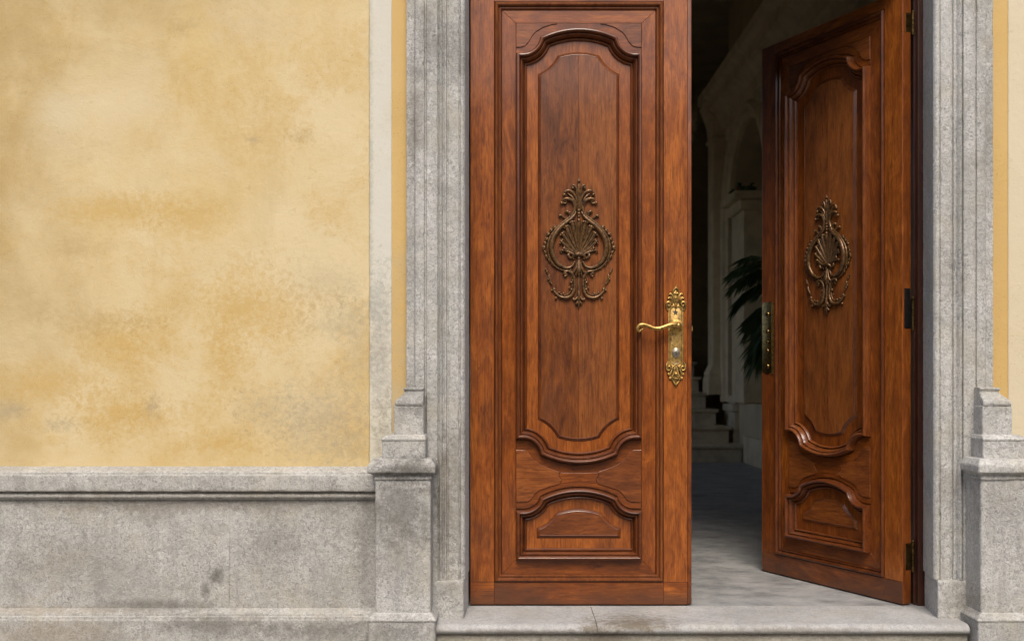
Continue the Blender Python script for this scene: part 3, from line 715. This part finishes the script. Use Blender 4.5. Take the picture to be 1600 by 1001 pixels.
def orn_shell():
    bm = bmesh.new()
    hub = (312, 585)
    ends = [(312, 360), (354, 368), (392, 398), (416, 442), (422, 492), (402, 536)]
    # dished ground of the shell
    rim = [(624-x, y) for x, y in ends[:0:-1]]+ends
    c = catmull([(x, y) for x, y in rim], 5)
    v0 = bm.verts.new(conv_u(312, 560, 4)); vs = [bm.verts.new(conv_u(x, y, 3)) for x, y in c]
    for a, b in zip(vs, vs[1:]): bm.faces.new((v0, a, b))
    for i, (x, y) in enumerate(ends):
        def rib(xx, s_):
            mx, my = hub[0]+(xx-hub[0])*.5, hub[1]+(y-hub[1])*.5
            bend = (xx-312)*.10
            return [(hub[0]+(xx-hub[0])*.06, hub[1]-16, 4, 8), (mx-bend*.6, my+abs(bend)*.9, 8, 9), (hub[0]+(xx-hub[0])*.82, hub[1]+(y-hub[1])*.82+abs(bend)*.3, 13.5-i*.8, 14), (xx, y, 12-i*.7, 18)]
        tube(bm, rib(x, 1), conv_u, n=6, flat=.8)
        if i: tube(bm, rib(624-x, -1), conv_u, n=6, flat=.8)
    # fine fillets between ribs
    for (a, b) in zip(ends, ends[1:]):
        x, y = (a[0]+b[0])/2, (a[1]+b[1])/2
        both(bm, [(312+(x-312)*.1, 565, 2, 8), (312+(x-312)*.5, 585+(y-585)*.5+5, 3.5, 11), (312+(x-312)*.95, 585+(y-585)*.95, 4, 14)])
    # curled scallop edge
    for i, (x, y) in enumerate(ends):
        d = Vector((x-312, y-560)).normalized(); px_, py_ = x+d.x*6, y+d.y*6
        if i: bb(bm, px_, py_, 12, 16); bb(bm, px_-d.y*14, py_+d.x*14, 8, 14); bb(bm, px_+d.y*12, py_-d.x*12, 9, 13)
        else: ball_c(bm, 312, y-6, 13, 17)
    both(bm, [(322, 585, 6, 12), (350, 570, 8, 14), (385, 555, 8, 14), (415, 545, 8, 12), (432, 552, 7, 10), (424, 562, 5, 8)])
    return bm
def orn_knot():
    bm = bmesh.new()
    both(bm, [(306, 578, 12, 16), (322, 572, 12, 22), (340, 578, 10, 20), (352, 590, 8, 14), (344, 604, 7, 10)])
    both(bm, [(345, 590, 5, 10), (362, 596, 8, 12), (378, 586, 10, 14), (380, 572, 8, 14), (368, 570, 6, 14)])
    ball_c(bm, 312, 572, 16, 20)
    ball_c(bm, 312, 598, 10, 18)
    # hanging bell
    tube(bm, [(312, 600, 10, 10), (312, 640, 13, 14), (312, 680, 15, 18), (312, 706, 10, 16), (312, 722, 4, 12)], conv_u)
    both(bm, [(318, 605, 6, 8), (324, 640, 8, 12), (334, 672, 9, 14), (350, 690, 7, 12), (362, 684, 5, 10)])
    both(bm, [(314, 650, 5, 12), (326, 690, 7, 14), (330, 712, 5, 12)])
    return bm
def orn_pendant():
    bm = bmesh.new()
    tube(bm, [(312, 715, 7, 8), (312, 760, 8, 12), (312, 810, 10, 14), (312, 850, 12, 16), (312, 890, 9, 16), (312, 912, 5, 14), (312, 926, 2, 10)], conv_u)
    both(bm, [(404, 716, 9, 12), (392, 708, 8, 12), (396, 696, 8, 14), (410, 698, 9, 14), (400, 684, 9, 16), (372, 686, 9, 16), (348, 712, 9, 14), (340, 756, 9, 14), (344, 806, 10, 16), (366, 844, 11, 16), (404, 856, 11, 16), (440, 844, 9, 14), (470, 816, 8, 12), (484, 788, 6, 10)], n=5)
    both(bm, [(362, 700, 4, 8), (356, 750, 5, 10), (360, 800, 5, 12), (380, 830, 5, 12), (410, 838, 4, 10), (438, 826, 4, 8)])
    for x, y, r in ((362, 756, 11), (354, 742, 7), (360, 802, 10), (374, 790, 7), (412, 828, 9), (462, 858, 10), (474, 800, 12), (488, 806, 8), (456, 836, 8), (440, 822, 8)): bb(bm, x, y, r, 12)
    both(bm, [(486, 770, 5, 8), (500, 742, 8, 12), (508, 716, 7, 12), (502, 704, 5, 10)])
    both(bm, [(512, 700, 4, 8), (522, 676, 6, 10), (530, 662, 4, 8)])
    for x, y, r in ((500, 750, 9), (512, 734, 8), (490, 762, 7), (520, 684, 7), (528, 668, 6)): bb(bm, x, y, r, 11)
    both(bm, [(316, 830, 5, 10), (326, 858, 8, 14), (342, 868, 9, 14), (350, 858, 6, 12)])
    both(bm, [(316, 868, 5, 12), (324, 890, 8, 14), (334, 896, 6, 10)])
    return bm

def make_leaf(root):
    pt = []
    def part(nm, bm, mt, par=None, **k): o_ = link(nm, bm, mt, par or root, **k); pt.append(o_); return o_
    a, b = -.42375, .42375
    sL, sR = lx(772), lx(1037)
    zb, zt = lz(909), lz(3)
    part('core', nbox(a+.002, b-.002, .028, .046, .004, LH-.001), 'wood_v', smooth=0)
    e = .0006
    for (x0, x1) in ((a, sL), (sR, b)):
        part('stile', nbox(x0, x1, .0, .04, zb+e, LH, .0016, 2), 'wood_v', smooth=0)
        part('corner_block', nbox(x0, x1, .0, .04, .003, zb-e, .0014, 2), 'wood_h', smooth=0)
    part('bottom_rail', nbox(sL+e, sR-e, .0003, .04, .003, zb, .0014, 2), 'wood_h', smooth=0)
    part('top_rail', nbox(sL+e, sR-e, .0003, .04, zt, LH, .0014, 2), 'wood_h', smooth=0)
    rect = [(sL, zb), (sR, zb), (sR, zt), (sL, zt)]
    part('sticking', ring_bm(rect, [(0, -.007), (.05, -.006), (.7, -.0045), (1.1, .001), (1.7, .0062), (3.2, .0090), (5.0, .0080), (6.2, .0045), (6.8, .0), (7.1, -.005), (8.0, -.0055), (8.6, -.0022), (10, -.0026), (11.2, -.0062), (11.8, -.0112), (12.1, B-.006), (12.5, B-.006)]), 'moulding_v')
    fi, fo = (lx(784.5), lx(1024.5), lz(897), lz(15.5)), (lx(805.8), lx(1003.2), lz(874.2), lz(35))
    g = .0005
    x0, x1, z0, z1 = fi; X0, X1, Z0, Z1 = fo
    
    for pts, mt in (([(x0, z0+g), (X0, Z0+g), (X0, Z1-g), (x0, z1-g)], 'wood_v'), ([(x1, z1-g), (X1, Z1-g), (X1, Z0+g), (x1, z0+g)], 'wood_v'),
                    ([(x0+g, z0), (x1-g, z0), (X1-g, Z0), (X0+g, Z0)], 'wood_h'), ([(x1-g, z1), (x0+g, z1), (X0+g, Z1), (X1-g, Z1)], 'wood_h')):
        part('frame_board', slab_bm(ccw(pts), B-.008, B, .0007), mt, smooth=0)
    # the ground between and around the two panels
    bm = bmesh.new(); poly_face(bm, [(x0-.003, z0-.003), (x1+.003, z0-.003), (x1+.003, z1+.003), (x0-.003, z1+.003)], B-.0082)
    part('field_backing', bm, 'wood_v', smooth=0)
    hw = 97.6
    def ground(pts): part('field_board', slab_bm(ccw(P(pts)), B-.0081, B-.0003, .0007), 'wood_h', smooth=0)
    top = [q for q in topE]
    ground([(hw, 35.4)]+[(min(hw, max(-hw, x)), y-2.0) for x, y in top]+[(-hw, 35.4)])
    mid = [(min(hw, max(-hw, x)), y+2.0) for x, y in botE]+[(min(hw, max(-hw, x)), y-2.0) for x, y in lowE[::-1]]
    ground(mid)
    # raised tablets in the corners
    for s_ in (1, -1):
        tl = [(98, 36.2), (34, 36.6), (42, 37.6), (56, 42), (68, 49.5), (73.5, 56), (78, 64.5), (84, 71), (91, 73.2), (98, 73.4)]
        part('tablet', slab_bm(ccw(P([(x*s_, y) for x, y in tl])), B-.001, B+.0040, .0016), 'tablet_wood', smooth=0)
        bl = [(98, 702.5), (84, 703.2), (78, 708), (71.5, 718), (60, 726), (44, 732.5), (30, 737), (32, 744), (27, 750), (30, 756), (46, 760.5), (62, 766), (69, 772), (74, 780), (81, 784), (98, 784.6)]
        part('tablet', slab_bm(ccw(P([(x*s_, y) for x, y in bl])), B-.001, B+.0040, .0016), 'tablet_wood', smooth=0)
    cn = [(-29, 738.2), (0, 739.2), (29, 738.2), (30.5, 744), (25.5, 750), (28, 755.2), (0, 751.6), (-28, 755.2), (-25.5, 750), (-30.5, 744)]
    part('tablet', slab_bm(ccw(P(cn)), B-.001, B+.0012, .0008), 'wood_h', smooth=0)
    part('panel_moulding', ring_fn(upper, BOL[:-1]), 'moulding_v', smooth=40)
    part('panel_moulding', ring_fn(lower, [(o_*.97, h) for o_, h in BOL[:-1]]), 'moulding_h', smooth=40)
    part('panel_border', ring_fn(upper, [(18.5, B-.011), (32, B-.011)]), 'wood_v', smooth=0)
    part('panel_border', ring_fn(lower, [(17.945, B-.011), (30, B-.011)]), 'tablet_wood', smooth=0)
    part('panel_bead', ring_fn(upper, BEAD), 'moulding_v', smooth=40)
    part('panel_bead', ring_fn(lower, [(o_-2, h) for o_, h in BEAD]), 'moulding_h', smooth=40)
    fld = upper(40)
    for k_, xc in ((1, .0005), (-1, -.0005)):
        f = clip(fld, xc, k_); bm = bmesh.new(); poly_face(bm, f, B-.0004)
        ed = [(q[0], q[1]) for q in f if abs(q[0]-xc) < 1e-6]
        za, zc = min(q[1] for q in ed), max(q[1] for q in ed)
        bm.faces.new([bm.verts.new(p) for p in ((xc, -(B-.0004), za), (xc, -(B-.0004), zc), (xc-k_*.0006, -(B-.003), zc), (xc-k_*.0006, -(B-.003), za))])
        part('panel_board', bm, 'panel_wood', smooth=0)
    bm = bmesh.new(); poly_face(bm, lower(38), B-.0004)
    part('lower_panel', bm, 'tablet_wood', smooth=0)
    c0 = part('carved_crest', orn_crest(), 'bronze', smooth=60)
    c0.name = 'carving'; 
    for nm, f in (('scroll_frame', orn_frame), ('shell', orn_shell), ('knot', orn_knot), ('pendant', orn_pendant)):
        link(nm, f(), 'bronze', c0, smooth=60)
    return pt
LX = (904.5-800)/PX
left = thing('door_leaf', 'closed carved wooden door leaf with brass lever handle', 'door leaf', (LX, 0, 0), 'carved leaves of the double door')
make_leaf(left)
def copy_tree(o, par):
    c = o.copy(); COL.objects.link(c); c.parent = par
    for ch in list(o.children): copy_tree(ch, c)
    return c
CT = .44; ST_ = math.sqrt(1-CT*CT); WL = .8475
right = thing('door_leaf', 'carved wooden door leaf swung open into the hall', 'door leaf', (0, 0, 0), 'carved leaves of the double door')
ang = -math.acos(CT)
hx = 1.525
right.location = (hx-CT*WL/2, ST_*WL/2, .0); right.rotation_euler = (0, 0, ang)
for ch in list(left.children): copy_tree(ch, right)

# meeting-edge bead and hardware of the left leaf
link('edge_bead', (lambda bm: bm)(nbox(.4243, .4412, .004, .042, .003, LH, .004, 3)), 'wood_v', left)
L2 = lambda x, y, h: Vector((lx(x), -h, lz(y)))         # photo pixels on the leaf -> leaf coordinates
def conv_l(x, y, h): return L2(x, y, h)
def prism(pts, h0, h1, bev=.0008, conv=lx):
    return slab_bm(ccw([(lx(x), lz(y)) for x, y in pts]), h0, h1, bev)
pc = 1055.8
def half_ring(pts): return [(pc+x, y) for x, y in pts]+[(pc-x, y) for x, y in pts[::-1]]
plate = half_ring([(5, 474), (9.2, 479), (11.8, 483), (11.8, 569), (9, 574), (5, 577)])
hp = link('handle_plate', prism(plate, -.001, .0035, .0012), 'plate_brass', left, smooth=30)
inner = half_ring([(4, 478.5), (7.2, 481.5), (9, 486), (9, 566), (6.6, 570), (4, 572)])
rim = bmesh.new(); tube(rim, [(x, y, .9, .0038) for x, y in inner+[inner[0]]], conv_l, seg=6, n=1)
link('plate_rim', rim, 'brass', hp, smooth=50)
def mir(bm, pts, **k):
    tube(bm, pts, conv_l, **k); tube(bm, [(2*pc-x, y, r, h) for x, y, r, h in pts], conv_l, **k)
def dot(bm, x, y, r, h, flat=.8):
    m = Matrix.Translation(L2(x, y, h)) @ Matrix.Diagonal((r/PX, r/PX*flat, r/PX, 1))
    bmesh.ops.create_uvsphere(bm, u_segments=9, v_segments=6, radius=1, matrix=m)
def crest(flip):
    bm = bmesh.new(); Y = (lambda y: y) if not flip else (lambda y: 2*525-y)
    T = lambda pts: mir(bm, [(pc+x, Y(y), r, h) for x, y, r, h in pts], seg=7, n=4)
    T([(12.5, 485, 1.2, .003), (14.8, 479, 1.6, .004), (14, 473, 1.8, .005), (10.5, 471.6, 1.7, .005), (8.4, 475, 1.6, .005), (10.6, 478.4, 1.5, .005), (12.4, 476, 1.2, .005)])
    T([(5, 480, 1.2, .003), (6, 473, 1.7, .005), (8.5, 467, 1.8, .006), (11, 464.4, 1.6, .005), (11.4, 467.6, 1.3, .004)])
    T([(1, 478, 1.2, .003), (2.6, 470, 1.6, .005), (5.4, 462, 1.7, .006), (8.8, 458.4, 1.5, .005), (9.3, 461.5, 1.2, .004)])
    T([(0, 470, 1.2, .004), (3.4, 463, 1.3, .005), (2.6, 458, 1.4, .006), (0, 459.8, 1.2, .006)])
    T([(6.8, 461, 1.2, .004), (4.6, 455, 1.5, .005), (1.6, 450.8, 1.6, .006), (0, 449.4, 1.5, .006)])
    T([(0, 482, 1.3, .003), (4.2, 477.6, 1.3, .004), (8.6, 481.6, 1.2, .003)])
    for x, y, r in ((0, 448.6, 1.9), (0, 466, 2.2), (14.3, 476, 1.2), (9.6, 459.6, 1.7), (11.6, 466, 1.7)):
        dot(bm, pc+x, Y(y), r, .006)
        if x: dot(bm, pc-x, Y(y), r, .006)
    bk = slab_bm(ccw([(lx(x), lz(Y(y))) for x, y in half_ring([(0, 449.5), (3.5, 452), (8, 459), (10.5, 465), (12.5, 473), (13.6, 478), (12, 484), (4, 486)])]), -.001, .0022, .0008)
    me = bpy.data.meshes.new('tmp'); bk.to_mesh(me); bk.free(); bm.from_mesh(me)
    return bm
q = link('plate_crest', crest(False), 'brass', hp, smooth=60)
q = link('plate_crest', crest(True), 'brass', hp, smooth=60)
def disc(bm, x, y, r, h0, h1, seg=28, sy=1., dome=.0):
    pts = [(lx(x)+r/PX*cos(2*pi*k/seg), lz(y)+r*sy/PX*sin(2*pi*k/seg)) for k in range(seg)]
    t_ = slab_bm(pts, h0, h1, .0012); me = bpy.data.meshes.new('tmp'); t_.to_mesh(me); t_.free(); bm.from_mesh(me)
bm = bmesh.new(); disc(bm, 1057, 510.5, 10.2, .002, .0065, 32, 1.15); disc(bm, 1057, 510.5, 8, .006, .0095, 32, 1.12); disc(bm, 1057, 510, 6, .009, .018, 28, 1.05)
link('rosette', bm, 'brass', hp, smooth=30)
bm = bmesh.new()
dot(bm, 1057.5, 509, 5.6, .030, 1.5)
tube(bm, [(1059, 509, 5, .030), (1054, 508, 4.7, .036), (1046, 508.2, 4.1, .042), (1036, 511, 3.5, .045), (1028, 513.6, 3.3, .046), (1020, 513.6, 3.3, .046), (1012, 510.6, 3.4, .046), (1004, 508.2, 3.4, .046), (998, 508.6, 3.2, .046), (994.4, 512, 2.9, .046), (994.4, 516.4, 2.6, .046), (997.4, 518.2, 2.1, .046), (999.6, 515.8, 1.9, .046)], conv_l, seg=14, n=6)
tube(bm, [(1004, 509.6, 1.5, .046), (1003, 514, 1.4, .046), (1000.5, 516, 1.4, .046)], conv_l, seg=8)
link('lever', bm, 'brass', hp, smooth=60)
bm = bmesh.new(); disc(bm, 1055.9, 551, 6, .002, .0075, 28, 1.3); disc(bm, 1055.9, 551, 3.6, .007, .009, 24, 1.3)
lc = link('lock_cylinder', bm, 'steel', hp, smooth=30)
link('keyhole', nbox(lx(1055.2), lx(1056.6), -.0098, -.006, lz(554), lz(548.4)), 'inlay', lc, smooth=0)
star = [(pc-.6+(5.2 if k % 2 == 0 else 2.6)*sin(pi*k/5)*.9, 488-(5.6 if k % 2 == 0 else 2.6)*cos(pi*k/5)) for k in range(10)]
link('star_emblem', prism(star, .002, .0045, .0005), 'inlay', hp, smooth=0)
link('point_emblem', prism([(pc-4.6, 567.5), (pc+4.6, 567.5), (pc+2.2, 571), (pc, 578), (pc-2.2, 571)], .002, .0048, .0005), 'steel', hp, smooth=0)
bm = bmesh.new(); box(bm, .4405, .4425, .012, .034, lz(521), lz(499), .0006); box(bm, .442, .4475, .014, .030, lz(517), lz(508), .0015)
link('latch', bm, 'brass', left, smooth=0)

# hardware of the right leaf: lock plate by its free edge, hinge plate and hinges by the post
hwr = right
fe = -.42375
def rbox(nm, x0, x1, h0, h1, y0, y1, mt, par, bev=.001): return link(nm, nbox(x0, x1, -h1, -h0, lz(y1), lz(y0), bev, 2), mt, par)
pl = [(.008, 449.5), (.030, 449.5), (.036, 454), (.036, 586), (.028, 594), (.020, 598), (.012, 594), (.006, 588), (.006, 456)]
zz = lambda y: lz(y)
def rl(py): return EYE+(590-py)*1.172/PX                # heights read off at the leaf's free edge
pts = [(fe+.004+(x-.006)*2.75, rl(472+(y-449.5)*.76)) for x, y in pl]
lp = link('lock_plate', slab_bm(ccw(pts), -.001, .003, .001), 'old_brass', right)
link('plate_strip', nbox(fe+.076, fe+.0865, -.009, -.002, rl(584), rl(474), .0012, 2), 'brass', lp)
for y, r_ in ((491, .008), (518, .007), (534, .005), (548, .006), (572, .007)):
    bm = bmesh.new(); bmesh.ops.create_cone(bm, cap_ends=True, segments=14, radius1=r_*1.8, radius2=r_*1.3, depth=.008, matrix=Matrix.Translation((fe+.042, -.003, rl(y))) @ Matrix.Rotation(R(90), 4, 'X'))
    link('plate_boss', bm, 'old_brass', lp)
he = .42375
def hinge(py0, py1, strap):
    z0, z1 = lz(py1), lz(py0)
    bm = bmesh.new()
    m = Matrix.Translation((he+.006, .052, (z0+z1)/2)); K = 5
    for k in range(K):
        zc = z0+(z1-z0)*(k+.5)/K
        bmesh.ops.create_cone(bm, cap_ends=True, segments=14, radius1=.0062, radius2=.0062, depth=(z1-z0)/K-.0012, matrix=Matrix.Translation((he+.0055, .0505, zc)))
    for zc in (z0-.004, z1+.004): bmesh.ops.create_uvsphere(bm, u_segments=10, v_segments=6, radius=.0052, matrix=Matrix.Translation((he+.0055, .0505, zc)))
    h_ = link('hinge', bm, 'hinge_brass', right)
    link('hinge_plate', nbox(he-.0005, he+.0016, .016, .050, z0+.002, z1-.002, .0005), 'iron' if strap else 'hinge_brass', h_)
    return h_
hinge(18, 50, 0); h_ = hinge(466, 514, 1); hinge(848, 892, 0)
link('edge_strip', nbox(he-.002, he+.0012, .002, .044, .003, LH-.001, .001), 'wood_v', right)
link('hinge_strap', nbox(he+.0008, he+.0032, .008, .040, lz(512), lz(450), .001, 2), 'iron', h_)

# ------------------------------------------------------------------ plants in the hall
def frond(L, drop, nl, leafL, seed):
    rnd = random.Random(seed); bm = bmesh.new(); pts = []
    for k in range(13):
        t_ = k/12; pts.append(Vector((L*(t_-.16*t_*t_), 0, L*(.62*t_-drop*t_*t_))))
    for k in range(12):
        a, b = pts[k], pts[k+1]; w0, w1 = .006*(1-k/13), .006*(1-(k+1)/13)
        va = [bm.verts.new(a+Vector((0, s_*w0, z_*w0))) for s_, z_ in ((-1, 0), (0, 1), (1, 0), (0, -1))]
        vb = [bm.verts.new(b+Vector((0, s_*w1, z_*w1))) for s_, z_ in ((-1, 0), (0, 1), (1, 0), (0, -1))]
        for i in range(4): bm.faces.new((va[i], va[(i+1) % 4], vb[(i+1) % 4], vb[i]))
    for i in range(nl):
        t_ = .22+.78*i/(nl-1); f = t_*12; k = min(11, int(f)); p = pts[k].lerp(pts[k+1], f-k); tang = (pts[k+1]-pts[k]).normalized()
        for s_ in (-1, 1):
            ll = leafL*(.55+.45*sin(pi*min(1, t_*1.02)))*(.85+.3*rnd.random())
            d = (tang*(.75+.5*t_)+Vector((0, s_*(1.0-.45*t_), -.12-.25*rnd.random()))).normalized(); wd = tang.cross(d).cross(d).normalized()*.0068
            m = p+d*ll*.5+Vector((0, 0, -.02)); e = p+d*ll+Vector((0, 0, -.10*ll/leafL-.04*rnd.random()))
            v = [bm.verts.new(q) for q in (p-wd*.35, p+wd*.35, m+wd, e, m-wd)]
            bm.faces.new(v)
    return bm
px_, py_ = 2.19, 3.95
t = thing('potted_palm', 'dark green palm with drooping fronds behind the open door leaf', 'palm', (px_, py_, 0))
bm = bmesh.new()
prof = [(.13, 0), (.16, .02), (.20, .30), (.215, .36), (.225, .36), (.225, .40), (.19, .40), (.185, .34)]
rg = [[bm.verts.new((r_*cos(2*pi*k/28), r_*sin(2*pi*k/28), z_)) for k in range(28)] for r_, z_ in prof]
for a_, b_ in zip(rg, rg[1:]):
    for k in range(28): bm.faces.new((a_[k], a_[(k+1) % 28], b_[(k+1) % 28], b_[k]))
bm.faces.new(rg[-1]); bm.faces.new(rg[0][::-1])
link('pot', bm, 'pot', t, smooth=40)
bm = bmesh.new()
tv = [[bm.verts.new(((.05-.02*k/8)*cos(2*pi*j/10)+(.008 if k % 2 else 0)*cos(2*pi*j/10), (.05-.02*k/8)*sin(2*pi*j/10), (.34+1.18*k/8))) for j in range(10)] for k in range(9)]
for a_, b_ in zip(tv, tv[1:]):
    for k in range(10): bm.faces.new((a_[k], a_[(k+1) % 10], b_[(k+1) % 10], b_[k]))
bm.faces.new(tv[-1])
link('trunk', bm, 'stem', t, smooth=40)
fr = [(.95, .50, 198, .95), (.85, .62, 176, .9), (.80, .80, 215, .78), (.9, .40, 160, 1.0), (.7, .95, 188, .66), (.9, .5, 240, .95), (.9, .55, 280, .95), (.85, .5, 320, .95), (.9, .5, 20, .95), (.85, .6, 60, .9), (.9, .5, 110, .95), (.75, .8, 140, .8), (.75, 1.05, 200, .62), (.8, .3, 195, 1.02)]
for i, (L_, dr, az, z_) in enumerate(fr):
    o = link('frond', frond(L_*(.62 if 100 < az < 250 else .34), dr, 38, .29, i), 'leaf', t, smooth=0, normals=False); o.location = (0, 0, z_+.62); o.rotation_euler = (0, 0, R(az))
# small plant on the niche pier
t = thing('niche_plant', 'small dark leafy plant on the ledge of the hall niche', 'plant', (HX1+.02, 7.4, 2.832))
bm = bmesh.new(); rr = random.Random(5)
for i in range(26):
    a = rr.random()*2*pi; e = rr.random()*1.3; L_ = .08+.10*rr.random(); d = Vector((cos(a)*cos(e), sin(a)*cos(e), sin(e))); w_ = d.cross(Vector((0, 0, 1))).normalized()*.03
    b0 = Vector((cos(a)*.03, sin(a)*.08, .05)); mdl = b0+d*L_*.6; tip = b0+d*L_+Vector((0, 0, -.05))
    bm.faces.new([bm.verts.new(q) for q in (b0, mdl+w_, tip, mdl-w_)])
link('leaves', bm, 'leaf', t, smooth=0, normals=False)
bm = bmesh.new(); bmesh.ops.create_cone(bm, cap_ends=True, segments=16, radius1=.05, radius2=.075, depth=.10, matrix=Matrix.Translation((0, 0, .05)))
link('pot', bm, 'pot', t)
